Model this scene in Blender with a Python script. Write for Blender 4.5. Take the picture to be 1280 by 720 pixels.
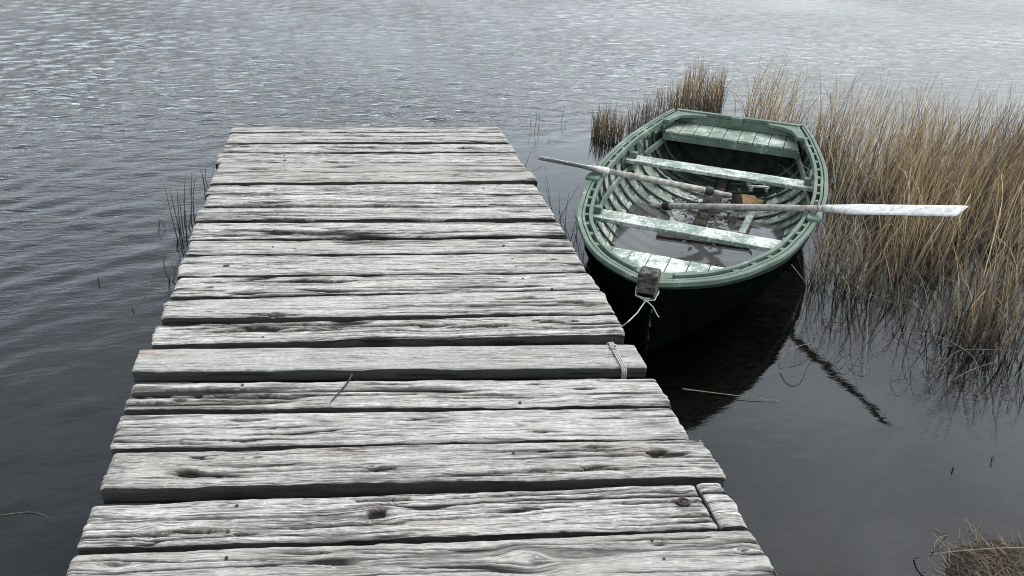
import bpy, math, random
import numpy as np
from mathutils import Matrix, Vector
random.seed(7); rng = np.random.default_rng(7)
S = bpy.context.scene; COL = S.collection
for o in list(bpy.data.objects): bpy.data.objects.remove(o)

# ------------------------------------------------------------------ camera
F, RHO = 1000.0, math.radians(2.3)
_c = np.array([-226., 538., -F]); _h = np.array([math.cos(RHO), -math.sin(RHO), 0])
_n = np.cross(_h, _c); _n /= np.linalg.norm(_n); _n = _n if _n[1] > 0 else -_n
_d = _c/np.linalg.norm(_c); _x = np.cross(_d, _n); RM = np.array([_x, _d, _n])
CAMH = 2.244
cam = bpy.data.objects.new('camera', bpy.data.cameras.new('camera')); COL.objects.link(cam)
cam.matrix_world = Matrix.Translation((0, 0, CAMH)) @ Matrix([list(r) for r in RM]).to_4x4()
cam.data.sensor_width = 36; cam.data.lens = 36*F/1280; cam.data.clip_end = 3000
S.camera = cam
def P(px, py, z=0.):                      # ground-plan survey: a photo point on the level z
    v = RM@np.array([px-640, 360-py, -F]); t = (z-CAMH)/v[2]
    return np.array([v[0]*t, v[1]*t, z])
def ray_at_y(px, py, y):
    v = RM@np.array([px-640, 360-py, -F]); t = y/v[1]
    return np.array([v[0]*t, y, CAMH+v[2]*t])

# ------------------------------------------------------------------ world and sun (overcast)
w = bpy.data.worlds.new('World'); S.world = w; w.use_nodes = True
nt = w.node_tree; nt.nodes.clear()
SUN_EL, SUN_AZ = math.radians(60), math.radians(75)
sky = nt.nodes.new('ShaderNodeTexSky'); sky.sky_type = 'NISHITA'; sky.sun_disc = False
sky.sun_elevation = SUN_EL; sky.sun_rotation = SUN_AZ; sky.dust_density = 4; sky.air_density = 1.2
hs = nt.nodes.new('ShaderNodeHueSaturation'); hs.inputs['Saturation'].default_value = .25
tc = nt.nodes.new('ShaderNodeTexCoord'); mp = nt.nodes.new('ShaderNodeMapping'); mp.inputs['Scale'].default_value = (1, 1, 3.2)
cn = nt.nodes.new('ShaderNodeTexNoise'); cn.inputs['Scale'].default_value = 2.2; cn.inputs['Detail'].default_value = 6
cr = nt.nodes.new('ShaderNodeMapRange'); cr.inputs[1].default_value = .3; cr.inputs[2].default_value = .7
cr.inputs[3].default_value = .72; cr.inputs[4].default_value = 1.3
mul = nt.nodes.new('ShaderNodeVectorMath'); mul.operation = 'SCALE'
bg = nt.nodes.new('ShaderNodeBackground'); bg.inputs['Strength'].default_value = .15
wo = nt.nodes.new('ShaderNodeOutputWorld')
L = nt.links.new
L(sky.outputs[0], hs.inputs['Color']); L(tc.outputs['Generated'], mp.inputs[0]); L(mp.outputs[0], cn.inputs['Vector'])
L(cn.outputs['Fac'], cr.inputs[0]); L(hs.outputs[0], mul.inputs[0]); L(cr.outputs[0], mul.inputs['Scale'])
tint = nt.nodes.new('ShaderNodeVectorMath'); tint.operation = 'MULTIPLY'; tint.inputs[1].default_value = (.94, 1.0, 1.045)
sp = nt.nodes.new('ShaderNodeSeparateXYZ'); L(tc.outputs['Generated'], sp.inputs[0])
hz = nt.nodes.new('ShaderNodeMapRange'); hz.interpolation_type = 'SMOOTHSTEP'; hz.inputs[1].default_value = .05; hz.inputs[2].default_value = .95; hz.inputs[3].default_value = 1.95; hz.inputs[4].default_value = 1.3
L(sp.outputs['Z'], hz.inputs[0]); m2_ = nt.nodes.new('ShaderNodeVectorMath'); m2_.operation = 'SCALE'; L(mul.outputs[0], m2_.inputs[0]); L(hz.outputs[0], m2_.inputs['Scale'])
L(m2_.outputs[0], tint.inputs[0]); L(tint.outputs[0], bg.inputs[0]); L(bg.outputs[0], wo.inputs[0])
sl = bpy.data.lights.new('sun', 'SUN'); sl.energy = .5; sl.angle = math.radians(25); sl.color = (1, .98, .95)
sun = bpy.data.objects.new('sun', sl); COL.objects.link(sun)
sdir = Vector((math.sin(SUN_AZ)*math.cos(SUN_EL), math.cos(SUN_AZ)*math.cos(SUN_EL), math.sin(SUN_EL)))
sun.rotation_euler = sdir.to_track_quat('Z', 'Y').to_euler()
S.view_settings.view_transform = 'Standard'; S.view_settings.look = 'None'
S.view_settings.exposure = 0.62; S.view_settings.gamma = 1

# ------------------------------------------------------------------ helpers
def tag(o, label=None, cat=None, group=None, kind=None):
    for k, v in (('label', label), ('category', cat), ('group', group), ('kind', kind)):
        if v: o[k] = v
    return o
def empty(name, loc=(0, 0, 0), rz=0):
    o = bpy.data.objects.new(name, None); COL.objects.link(o); o.location = loc; o.rotation_euler = (0, 0, rz)
    o.empty_display_size = .1; return o
class MB:
    def __init__(s): s.v = []; s.f = []; s.a = {}
    def add(s, verts, faces):
        b = len(s.v); s.v += [tuple(map(float, p)) for p in verts]; s.f += [tuple(i+b for i in f) for f in faces]; return s
    def box(s, c, d, rot=None):
        c = np.array(c, float); h = np.array(d, float)/2
        q = [np.array([x, y, z])*h for x in (-1, 1) for y in (-1, 1) for z in (-1, 1)]
        if rot is not None: q = [rot@p for p in q]
        return s.add([c+p for p in q], [(0, 1, 3, 2), (4, 6, 7, 5), (0, 4, 5, 1), (2, 3, 7, 6), (0, 2, 6, 4), (1, 5, 7, 3)])
    def tube(s, pts, r, n=8, closed=False, squash=None):
        pts = np.array(pts, float); m = len(pts); r = np.full(m, r) if np.isscalar(r) else np.array(r)
        V = []; up = np.array([0, 0, 1.])
        for i in range(m):
            a = pts[(i+1) % m if closed else min(i+1, m-1)]-pts[(i-1) % m if closed else max(i-1, 0)]
            a = a/(np.linalg.norm(a)+1e-9)
            if abs(a@up) > .97: up = np.array([1., 0, 0]) if abs(a[0]) < .9 else np.array([0, 1., 0])
            e1 = np.cross(a, up); e1 /= np.linalg.norm(e1)+1e-9; e2 = np.cross(e1, a); up = e2
            for k in range(n):
                t = 2*math.pi*k/n; V.append(pts[i]+r[i]*(math.cos(t)*e1+math.sin(t)*e2))
        Fc = []
        for i in range(m if closed else m-1):
            j = (i+1) % m
            for k in range(n): Fc.append((i*n+k, i*n+(k+1) % n, j*n+(k+1) % n, j*n+k))
        if not closed: Fc += [tuple(range(n))[::-1], tuple((m-1)*n+k for k in range(n))]
        return s.add(V, Fc)
    def sweep(s, pts, side, up, hw, hh, closed_ends=True):   # rectangular bar; side/up = per point vectors
        V = []; m = len(pts); hw = np.full(m, hw) if np.isscalar(hw) else hw; hh = np.full(m, hh) if np.isscalar(hh) else hh
        for i in range(m):
            for a, b in ((-1, -1), (1, -1), (1, 1), (-1, 1)):
                V.append(pts[i]+side[i]*a*hw[i]+up[i]*b*hh[i])
        Fc = [(i*4+k, i*4+(k+1) % 4, i*4+4+(k+1) % 4, i*4+4+k) for i in range(m-1) for k in range(4)]
        Fc += [(3, 2, 1, 0), ((m-1)*4, (m-1)*4+1, (m-1)*4+2, (m-1)*4+3)]
        return s.add(V, Fc)
    def prism(s, poly, z0, z1):
        n = len(poly); V = [(x, y, z0) for x, y in poly]+[(x, y, z1) for x, y in poly]
        return s.add(V, [tuple(range(n))[::-1], tuple(range(n, 2*n))]+[(i, (i+1) % n, (i+1) % n+n, i+n) for i in range(n)])
    def build(s, name, mat, parent=None, smooth=False, bevel=0):
        me = bpy.data.meshes.new(name); me.from_pydata(s.v, [], s.f); me.update()
        o = bpy.data.objects.new(name, me); COL.objects.link(o); me.materials.append(mat)
        for k, v in s.a.items():
            at = me.attributes.new(k, 'FLOAT', 'POINT'); at.data.foreach_set('value', np.asarray(v, np.float32))
        if smooth: me.polygons.foreach_set('use_smooth', [True]*len(me.polygons))
        if parent: o.parent = parent
        if bevel:
            b = o.modifiers.new('bevel', 'BEVEL'); b.width = bevel; b.segments = 2; b.limit_method = 'ANGLE'
            me.polygons.foreach_set('use_smooth', [True]*len(me.polygons))
            b.harden_normals = True
        return o
_T = rng.random((512, 512))
def vn(x, y, seed=0):                      # value noise 0..1
    x = np.asarray(x)+seed*37.17; y = np.asarray(y)+seed*11.73
    xi = np.floor(x).astype(int); yi = np.floor(y).astype(int); fx = x-xi; fy = y-yi
    fx = fx*fx*(3-2*fx); fy = fy*fy*(3-2*fy)
    g = lambda a, b: _T[a & 511, b & 511]
    return (g(xi, yi)*(1-fx)+g(xi+1, yi)*fx)*(1-fy)+(g(xi, yi+1)*(1-fx)+g(xi+1, yi+1)*fx)*fy
def fbm(x, y, seed=0, o=4):
    s = 0; a = .5; t = 0
    for k in range(o): s = s+a*vn(x*2**k, y*2**k, seed+k*3); t += a; a *= .5
    return s/t
def sst(a, b, x): t = np.clip((x-a)/(b-a), 0, 1); return t*t*(3-2*t)

# ------------------------------------------------------------------ materials
class Mat:
    def __init__(s, name, rough=.8, spec=.3):
        s.m = bpy.data.materials.new(name); s.m.use_nodes = True; s.t = s.m.node_tree
        s.b = s.t.nodes['Principled BSDF']; s.b.inputs['Roughness'].default_value = rough
        s.b.inputs['Specular IOR Level'].default_value = spec
    def n(s, typ, **kw):
        x = s.t.nodes.new(typ)
        for k, v in kw.items():
            if k.startswith('i_'): x.inputs[k[2:].replace('_', ' ')].default_value = v
            else: setattr(x, k, v)
        return x
    def l(s, a, b): s.t.links.new(a, b)
    def vec(s, scale=(1, 1, 1), coord='Object'):
        t = s.n('ShaderNodeTexCoord'); m = s.n('ShaderNodeMapping'); m.inputs['Scale'].default_value = scale
        s.l(t.outputs[coord], m.inputs[0]); return m.outputs[0]
    def noise(s, vec, scale, detail=5, rough=.6, dist=0):
        x = s.n('ShaderNodeTexNoise', i_Scale=scale, i_Detail=detail, i_Roughness=rough, i_Distortion=dist)
        s.l(vec, x.inputs['Vector']); return x.outputs['Fac']
    def rng(s, v, a, b, c=0, d=1):
        x = s.n('ShaderNodeMapRange'); x.inputs[1].default_value = a; x.inputs[2].default_value = b
        x.inputs[3].default_value = c; x.inputs[4].default_value = d; s.l(v, x.inputs[0]); return x.outputs[0]
    def mix(s, f, a, b, mode='MIX'):
        x = s.n('ShaderNodeMix', data_type='RGBA', blend_type=mode)
        for sock, v in ((x.inputs['Factor'], f), (x.inputs['A'], a), (x.inputs['B'], b)):
            if isinstance(v, (tuple, list)): sock.default_value = (*v, 1)
            elif isinstance(v, (int, float)): sock.default_value = v
            else: s.l(v, sock)
        return x.outputs['Result']
    def math(s, op, a, b=0.):
        x = s.n('ShaderNodeMath', operation=op)
        for i, v in enumerate((a, b)):
            if isinstance(v, (int, float)): x.inputs[i].default_value = v
            else: s.l(v, x.inputs[i])
        return x.outputs[0]
    def attr(s, name): return s.n('ShaderNodeAttribute', attribute_name=name).outputs['Fac']
    def bump(s, h, strength=.5, dist=.005):
        x = s.n('ShaderNodeBump', i_Strength=strength, i_Distance=dist); s.l(h, x.inputs['Height']); s.l(x.outputs[0], s.b.inputs['Normal'])
    def col(s, c):
        if isinstance(c, tuple): s.b.inputs['Base Color'].default_value = (*c, 1)
        else: s.l(c, s.b.inputs['Base Color'])

def deck_wood(name, pale, mid, warm_amt=.3, contrast=1.):
    M = Mat(name, .85, .25)
    # coordinates that follow the grain: (along, grain, board)
    cx = M.n('ShaderNodeCombineXYZ'); M.l(M.attr('along'), cx.inputs[0]); M.l(M.attr('grain'), cx.inputs[1]); M.l(M.attr('board'), cx.inputs[2])
    def sc(v): m = M.n('ShaderNodeMapping'); m.inputs['Scale'].default_value = v; M.l(cx.outputs[0], m.inputs[0]); return m.outputs[0]
    fib = M.noise(sc((18, 260, 1)), 1, 6, .75)
    fib2 = M.noise(sc((5, 62, 1)), 1, 6, .7, .2)
    patch = M.noise(sc((4, 11, 1)), 1, 7, .68, .4)
    speck = M.noise(sc((70, 150, 1)), 1, 4, .7)
    mott = M.noise(M.vec(), 55, 7, .75)
    warm = M.noise(sc((2, 7, 3)), 1, 5, .6)
    def lines(scale, wid, lo, hi):
        n = M.noise(sc(scale), 1, 3, .55, .1); d = M.math('ABSOLUTE', M.math('SUBTRACT', n, .5))
        m = M.noise(sc((scale[0]*1.3, scale[1]*.3, 7)), 1, 3, .6)
        return M.math('MULTIPLY', M.rng(d, wid, wid*.3), M.rng(m, lo, hi))
    c = M.mix(M.rng(fib2, .36, .62), mid, pale)
    c = M.mix(M.rng(mott, .34, .60, .5, 0), c, tuple(x*.62 for x in mid))
    c = M.mix(M.rng(mott, .56, .70, 0, .6), c, tuple(min(.8, x*1.18) for x in pale))
    pz = M.math('ADD', M.math('MULTIPLY', patch, .62), M.math('MULTIPLY', fib, .38))
    c = M.mix(M.rng(pz, .475, .385, 0, .9*contrast), c, tuple(x*.33 for x in mid))
    c = M.mix(M.rng(warm, .54, .72, 0, warm_amt), c, (.30, .22, .15))
    c = M.mix(M.rng(M.noise(sc((3, 9, 9)), 1, 5, .6), .60, .74, 0, .35), c, (.17, .19, .12))
    c = M.mix(M.rng(fib, .49, .38, 0, .85*contrast), c, (.07, .065, .06))
    c = M.mix(M.math('MULTIPLY', lines((2.2, 95, 1), .032, .43, .52), 1.0*min(1, contrast*1.2)), c, (.02, .018, .016))
    c = M.mix(M.math('MULTIPLY', lines((4.5, 190, 4), .04, .46, .57), .9*contrast), c, (.035, .032, .03))
    c = M.mix(M.rng(speck, .34, .27, 0, .8), c, (.04, .038, .034))
    bt = M.n('ShaderNodeTexWhiteNoise', noise_dimensions='1D'); M.l(M.attr('board'), bt.inputs['W'])
    c = M.mix(M.rng(bt.outputs['Value'], 0, 1, 0, .45), c, mid, 'MIX')
    c = M.mix(M.math('MULTIPLY', M.attr('side'), .9), c, (.028, .026, .022))  # board sides darkened: weathering plus the shade of the gaps painted in
    c = M.mix(M.attr('knot'), c, (.09, .065, .048))
    c = M.mix(M.attr('crack'), c, (.010, .009, .008))
    M.col(c)
    M.bump(M.math('ADD', M.math('MULTIPLY', fib, .8), M.math('ADD', fib2, M.math('ADD', M.math('MULTIPLY', mott, .5), M.math('MULTIPLY', speck, .4)))), .6, .004)
    return M.m
wood_rough = deck_wood('weathered_wood', (.63, .60, .555), (.31, .292, .265))
wood_brown = deck_wood('weathered_wood_warm', (.56, .53, .48), (.28, .262, .235), .5)
wood_smooth = deck_wood('smooth_grey_wood', (.42, .405, .375), (.29, .278, .255), .5, .5)

def simple(name, c1, c2, scale=30, rough=.7, spec=.3, stretch=(1, 1, 1), bump=.3, bd=.003):
    M = Mat(name, rough, spec); v = M.vec(stretch); n = M.noise(v, scale, 5, .65)
    M.col(M.mix(M.rng(n, .35, .65), c1, c2)); M.bump(n, bump, bd); return M.m
def paint(name, green, pale, worn, stretch=(1, 1, 1), wear=.5, streak=(2, 60, 60), dirt=.6):
    M = Mat(name, .62, .35); v = M.vec(stretch)
    big = M.noise(v, 5, 6, .72, .2); fine = M.noise(v, 55, 5, .7); st = M.noise(M.vec(streak), 1, 4, .65)
    c = M.mix(M.rng(big, .35, .65), green, pale)
    chips = M.math('ADD', M.math('MULTIPLY', fine, .45), M.math('MULTIPLY', big, .55))
    c = M.mix(M.rng(chips, 1-wear-.01, 1-wear+.04), c, worn)
    c = M.mix(M.rng(st, .42, .32, 0, dirt), c, (.05, .055, .045))
    c = M.mix(M.rng(fine, .34, .27, 0, dirt), c, (.06, .06, .05))
    M.col(c); M.bump(M.math('ADD', fine, M.math('MULTIPLY', st, .7)), .5, .002); return M.m
green_trim = paint('worn_green_paint', (.064, .096, .070), (.115, .157, .118), (.28, .31, .26), wear=.425)
green_seat = paint('flaked_green_paint', (.125, .165, .125), (.21, .25, .205), (.44, .46, .41), wear=.47, streak=(3, 3, 3), dirt=.45)
green_floor = paint('faded_inside_paint', (.095, .125, .10), (.22, .255, .215), (.42, .43, .39), wear=.49, streak=(5, 5, 5), dirt=.8)
green_rib = paint('green_rib_paint', (.075, .12, .088), (.15, .20, .16), (.34, .36, .32), wear=.42)
rib_m = paint('shaded_rib_paint', (.018, .030, .021), (.07, .10, .075), (.30, .33, .28), wear=.40)  # ribs coloured darker: their shadow side is put into the paint
seat_worn = paint('worn_white_seat', (.12, .165, .125), (.26, .30, .25), (.46, .475, .43), wear=.51, streak=(3, 3, 3), dirt=.6)
rope_m = simple('rope_fibre', (.24, .23, .205), (.40, .39, .355), 300, .9, .1, (1, 1, 1), .6, .002)
shaft_m = simple('grey_oar_wood', (.17, .155, .13), (.42, .40, .35), 1.0, .75, .25, (30, 30, 30), .3, .001)
oar_m = simple('bleached_oar_wood', (.36, .35, .32), (.62, .61, .59), 1.0, .75, .25, (30, 30, 30), .3, .001)
black_m = simple('black_leather', (.012, .012, .012), (.03, .03, .028), 60, .6, .3)
metal_m = simple('galvanised_metal', (.16, .16, .15), (.34, .34, .32), 60, .5, .5)
metal_m.node_tree.nodes['Principled BSDF'].inputs['Metallic'].default_value = .6
post_m = simple('old_post_wood', (.012, .011, .008), (.11, .105, .085), 30, .9, .2, (1, 1, 2.5), .9, .006)
sodden = simple('sodden_brown_wood', (.006, .005, .004), (.045, .035, .026), 16, .7, .3, (1, 1, 1), .5, .004)
twig_m = simple('dark_twig', (.008, .007, .006), (.03, .026, .02), 60)
under_m = simple('dark_beam_wood', (.03, .028, .025), (.08, .075, .068), 20, .9, .2)
orange_m = simple('tan_bailer', (.42, .23, .10), (.62, .40, .20), 18, .6, .3)
nail_m = simple('rusty_iron', (.02, .015, .012), (.06, .04, .03), 80, .8, .3)

# hull outside: green topside over a black bottom
M = Mat('hull_paint', .9, .0); n1 = M.noise(M.vec(), 9, 5, .65)
c = M.mix(M.rng(n1, .35, .65), (.0015, .002, .002), (.003, .0042, .0038)); M.col(c); M.bump(n1, .2, .003); hull_m = M.m

# reeds: a tone per blade and a darker wet foot
M = Mat('dry_reed', .7, .25); tone = M.attr('tone'); hgt = M.attr('height')
c = M.n('ShaderNodeValToRGB'); M.l(tone, c.inputs[0]); e = c.color_ramp.elements
e[0].position = 0; e[0].color = (.035, .026, .018, 1); e[1].position = 1; e[1].color = (.58, .51, .36, 1)
for p, q in ((.25, (.12, .083, .050)), (.5, (.28, .195, .105)), (.72, (.42, .30, .155)), (.88, (.56, .42, .23))):
    x = e.new(p); x.color = (*q, 1)
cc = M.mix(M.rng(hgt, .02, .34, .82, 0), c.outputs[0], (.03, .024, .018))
M.col(cc); reed_m = M.m
M = Mat('green_reed', .55, .35); M.col(M.mix(M.attr('height'), (.05, .05, .035), (.17, .165, .10))); stem_m = M.m
straw_m = simple('pale_straw', (.09, .08, .06), (.19, .17, .13), 40)

# ------------------------------------------------------------------ boat hull form (needed to cut the lake out of the hull)
SL = 3.28
_bs = np.array([0, .04, .1, .2, .38, .68, .85, 1.21, 1.6, 1.88, 2.24, 2.5, 2.72, 3.05, 3.3, 3.5])
_bb = np.array([.03, .10, .18, .29, .41, .545, .60, .675, .73, .745, .735, .71, .67, .595, .515, .44])
_fs = np.linspace(0, 3.5, 701); _fb = np.interp(_fs, _bs, _bb); _k = np.ones(31)/31
_fb2 = np.convolve(np.pad(_fb, 15, 'edge'), _k, 'valid'); _wt = sst(.05, .3, _fs); _fb = _fb*(1-_wt)+_fb2*_wt
def hb(s): return np.interp(s, _fs, _fb)
def zsheer(s): s = np.asarray(s, float); return np.where(s < 1.7, .37+.10*(1-s/1.7)**2, .37+.075*((s-1.7)/1.6)**2)
def zkeel(s): s = np.asarray(s, float); return -.13+.14*np.clip((s-1.8)/1.5, 0, 1)**2+.03*np.clip(1-s/.6, 0, 1)**2
def nexp(s): return np.interp(s, [0, .4, 1.2, 2.4, 3.3], [1.2, 1.5, 2.2, 2.3, 2.0])
def hull(s, t, off=0.):                     # t 0 keel .. 1 sheer; returns local (w, s, z), off > 0 is outwards
    n = nexp(s); th = np.clip(t, 1e-4, 1)*math.pi/2
    wf = np.sin(th)**(2/n); zf = 1-np.cos(th)**(2/n)
    wf2 = np.sin(min(th+.01, math.pi/2+.01))**(2/n) if th+.01 < math.pi/2 else 1.0
    zf2 = 1-max(math.cos(th+.01), 0)**(2/n)
    b = hb(s); zs = float(zsheer(s)); zk = float(zkeel(s))
    dw = (wf2-wf)*b; dz = (zf2-zf)*(zs-zk); l = math.hypot(dw, dz)+1e-9
    nx, nz = dz/l, -dw/l
    sp = s+.17*(1-zf)**2*max(0, 1-s/.9)+.10*(zf-1)*max(0, (s-2.6)/.7)
    return np.array([wf*b+nx*off, sp, zk+zf*(zs-zk)+nz*off])
BOW = np.array([1.3987, 3.2578]); HEAD = math.radians(32.72)
bu = np.array([math.sin(HEAD), math.cos(HEAD)]); bw = np.array([bu[1], -bu[0]])
def toB(px, py, z): d = P(px, py, z)[:2]-BOW; return np.array([d@bw, d@bu, z])
def wl_half(s, z=0.):
    ts = np.linspace(.01, 1, 60); q = np.array([hull(float(s), float(t)) for t in ts]); return q
_wp = []
for s in np.linspace(0, SL, 60):
    q = wl_half(s); i = np.argmax(q[:, 2] > .0)
    a = q[max(i-1, 0)]; b_ = q[i]; f = 0 if i == 0 else (0-a[2])/(b_[2]-a[2]+1e-9); _wp.append(a+(b_-a)*f)
_wp = np.array(_wp)
def in_hull(x, y, m=.0):
    d = np.stack([x-BOW[0], y-BOW[1]], -1); s = d@bu; ww = np.abs(d@bw)
    return (s > _wp[0, 1]+.02) & (s < _wp[-1, 1]-.01) & (ww < np.interp(s, _wp[:, 1], _wp[:, 0])-m)

# ------------------------------------------------------------------ lake
th_f = np.linspace(math.radians(-62), math.radians(62), 1000)
th_b = np.linspace(math.radians(62), math.radians(298), 60)[1:-1]
TH = np.concatenate([th_f, th_b]); NR = 1120
RR = .35*np.exp(np.linspace(0, math.log(900/.35), NR))
tt, rr = np.meshgrid(TH, RR); X = rr*np.sin(tt); Y = rr*np.cos(tt)
dr = rr*(math.log(900/.35)/NR)
# wave energy: open water to the left and far; sheltered behind the jetty, the boat and the reeds
jr = sst(.9, 1.6, X-0)*sst(-.5, .6, 7.2-Y)+sst(1.2, 7.5, X)*(1-sst(-.5, .6, 7.2-Y))                                           # right of the jetty
calm_near = sst(6.2, 10.5, Y+.25*(X-3))                        # right side: wind only reaches it far out
amp = (1-jr)*(.10+1.15*sst(2.8, 9.5, Y-.45*X)) + jr*(.035+.85*calm_near)
amp *= .25+1.5*fbm(X*.30+Y*.1, Y*.22, 5, 3)
Z = np.zeros_like(X)
main = math.radians(27)                                        # direction of crests in plan
r2 = np.random.default_rng(3)
for k in range(84):
    lam = .065*(.40/.065)**(r2.random()**.8)
    a = main+r2.normal(0, .42)+math.pi/2
    kx, ky = 2*math.pi/lam*math.cos(a), 2*math.pi/lam*math.sin(a)
    A = .0085*lam**1.0*r2.uniform(.5, 1.2)
    fade = np.clip(1.6-dr/(lam*.28), 0, 1)
    gr = .55+.9*vn(X*.5/(lam+.25), Y*.5/(lam+.25), 40+k)       # gusts and groups
    ph = kx*X+ky*Y+r2.uniform(0, 6.28)+1.2*np.sin(X*.31+k)+.9*np.cos(Y*.23+k*1.7)
    sh = np.sin(ph); Z += A*fade*gr*(sh+.22*np.cos(2*ph))
Z *= .5
ca_, sa_ = math.cos(main), math.sin(main); pp = X*ca_+Y*sa_; qq = -X*sa_+Y*ca_          # along / across the crests
qw = qq+.30*(fbm(pp*.5, qq*.5, 51, 3)-.5)+.05*(fbm(pp*1.6, qq*2.5, 52, 2)-.5)
for lam, A in ((.6, .0035), (.34, .0052), (.2, .0056), (.11, .0034)):
    n_ = vn(pp/(lam*3.2), qw/(lam*.8), int(lam*90)); n_ = .7*n_+.3*vn(pp/(lam*1.1)+9, qw/(lam*.45), int(lam*70)+3)
    rd = np.clip(1-np.abs(2*n_-1)*1.25, 0, 1)**2.2
    Z += A*rd*np.clip(1.7-dr/(lam*.13), 0, 1)*(.25+1.5*sst(.35, .75, vn(pp/(lam*5)+3, qq/(lam*4), int(lam*50)+7)))
Z *= amp; Z[rr > 60] = 0
nT = len(TH); NV = NR*nT
V = np.stack([X, Y, Z], -1).reshape(-1, 3)
i = np.arange(NR-1)[:, None]; j = np.arange(nT)[None, :]; j2 = (j+1) % nT
FA = np.stack(np.broadcast_arrays(i*nT+j, i*nT+j2, (i+1)*nT+j2, (i+1)*nT+j), -1).reshape(-1, 4)
cen = V[FA].mean(1); keep = ~in_hull(cen[:, 0], cen[:, 1], .006); FA = FA[keep]
V = np.vstack([V, [[0, 0, 0]]])
me = bpy.data.meshes.new('lake_water'); me.vertices.add(len(V)); me.vertices.foreach_set('co', V.astype(np.float32).ravel())
tri = np.stack([np.full(nT, NV), np.arange(nT), (np.arange(nT)+1) % nT], -1)
tri = tri[:, [0, 2, 1]]
loops = np.concatenate([FA.ravel(), tri.ravel()]); nf = len(FA)
me.loops.add(len(loops)); me.loops.foreach_set('vertex_index', loops.astype(np.int32))
me.polygons.add(nf+len(tri)); ls = np.concatenate([np.arange(nf)*4, nf*4+np.arange(len(tri))*3])
me.polygons.foreach_set('loop_start', ls.astype(np.int32))
me.polygons.foreach_set('use_smooth', np.ones(nf+len(tri), bool)); me.update(calc_edges=True); me.validate()
at = me.attributes.new('ripple', 'FLOAT', 'POINT'); at.data.foreach_set('value', np.append(amp.ravel(), .3).astype(np.float32))
def water_mat(name, tint, ripple, micro=1.):
    m = bpy.data.materials.new(name); m.use_nodes = True; t = m.node_tree; t.nodes.clear(); N = t.nodes.new; K = t.links.new
    out = N('ShaderNodeOutputMaterial'); tr = N('ShaderNodeBsdfTransparent'); tr.inputs[0].default_value = (*tint, 1)
    gl = N('ShaderNodeBsdfGlossy'); gl.inputs['Roughness'].default_value = .0; gl.inputs['Color'].default_value = (1, 1, 1, 1)
    fr = N('ShaderNodeFresnel'); fr.inputs[0].default_value = 1.333; mx = N('ShaderNodeMixShader')
    bp = N('ShaderNodeBump'); bp.inputs['Distance'].default_value = .01
    tcn = N('ShaderNodeTexCoord'); mpn = N('ShaderNodeMapping'); mpn.inputs['Rotation'].default_value = (0, 0, -main-.12); mpn.inputs['Scale'].default_value = (10, 25, 9)
    nz = N('ShaderNodeTexNoise'); nz.inputs['Scale'].default_value = 1; nz.inputs['Detail'].default_value = 4; nz.inputs['Roughness'].default_value = .55
    nz.inputs['Distortion'].default_value = .6
    K(tcn.outputs['Object'], mpn.inputs[0]); K(mpn.outputs[0], nz.inputs['Vector'])
    mp2 = N('ShaderNodeMapping'); mp2.inputs['Rotation'].default_value = (0, 0, -main-.25); mp2.inputs['Scale'].default_value = (2.6, 8.5, 3); n2 = N('ShaderNodeTexNoise')
    n2.inputs['Scale'].default_value = 1; n2.inputs['Detail'].default_value = 5; n2.inputs['Roughness'].default_value = .6; n2.inputs['Distortion'].default_value = .8
    K(tcn.outputs['Object'], mp2.inputs[0]); K(mp2.outputs[0], n2.inputs['Vector']); ma = N('ShaderNodeMath'); ma.operation = 'MULTIPLY_ADD'; ma.inputs[1].default_value = 2.6
    K(n2.outputs['Fac'], ma.inputs[0]); K(nz.outputs['Fac'], ma.inputs[2]); K(ma.outputs[0], bp.inputs['Height'])
    if ripple:
        a = N('ShaderNodeAttribute'); a.attribute_name = 'ripple'; mm = N('ShaderNodeMath'); mm.operation = 'MULTIPLY'; mm.inputs[1].default_value = micro
        K(a.outputs['Fac'], mm.inputs[0]); K(mm.outputs[0], bp.inputs['Strength'])
    else: bp.inputs['Strength'].default_value = .02
    K(bp.outputs[0], gl.inputs['Normal']); K(bp.outputs[0], fr.inputs['Normal'])
    body = tr.outputs[0]
    if not ripple:
        df = N('ShaderNodeBsdfDiffuse'); df.inputs[0].default_value = (.085, .084, .083, 1); mb2 = N('ShaderNodeMixShader'); mb2.inputs[0].default_value = .55
        K(body, mb2.inputs[1]); K(df.outputs[0], mb2.inputs[2]); body = mb2.outputs[0]
    K(fr.outputs[0], mx.inputs[0]); K(body, mx.inputs[1]); K(gl.outputs[0], mx.inputs[2]); K(mx.outputs[0], out.inputs[0])
    return m
lake = bpy.data.objects.new('water', me); COL.objects.link(lake); me.materials.append(water_mat('lake_water', (.215, .22, .205), True, .78))
lake['kind'] = 'structure'; lake['label'] = 'rippled grey lake water around the jetty and boat'

# lake bed: silt and gravel, shelving up to the bank at the lower right
bx_ = np.concatenate([[-900, -200, -60], np.linspace(-12, 14, 261), [60, 200, 900]])
by_ = np.concatenate([[-900, -200, -40], np.linspace(-3, 22, 251), [60, 200, 900]])
XX, YY = np.meshgrid(bx_, by_)
bank = P(1262, 712, .02)
dist = np.hypot(XX-bank[0]-.35, YY-bank[1]+.55)
ZB = -.32-.10*sst(2, 6, YY)-.9*sst(3, 18, YY)-.6*sst(0, 10, -XX)
ZB = ZB+.05*(fbm(XX*1.3, YY*1.3, 9)-.5)
V = np.stack([XX, YY, ZB], -1).reshape(-1, 3); nx = len(bx_); ny = len(by_)
i = np.arange(ny-1)[:, None]; j = np.arange(nx-1)[None, :]
FB = np.stack(np.broadcast_arrays(i*nx+j, i*nx+j+1, (i+1)*nx+j+1, (i+1)*nx+j), -1).reshape(-1, 4)
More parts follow.
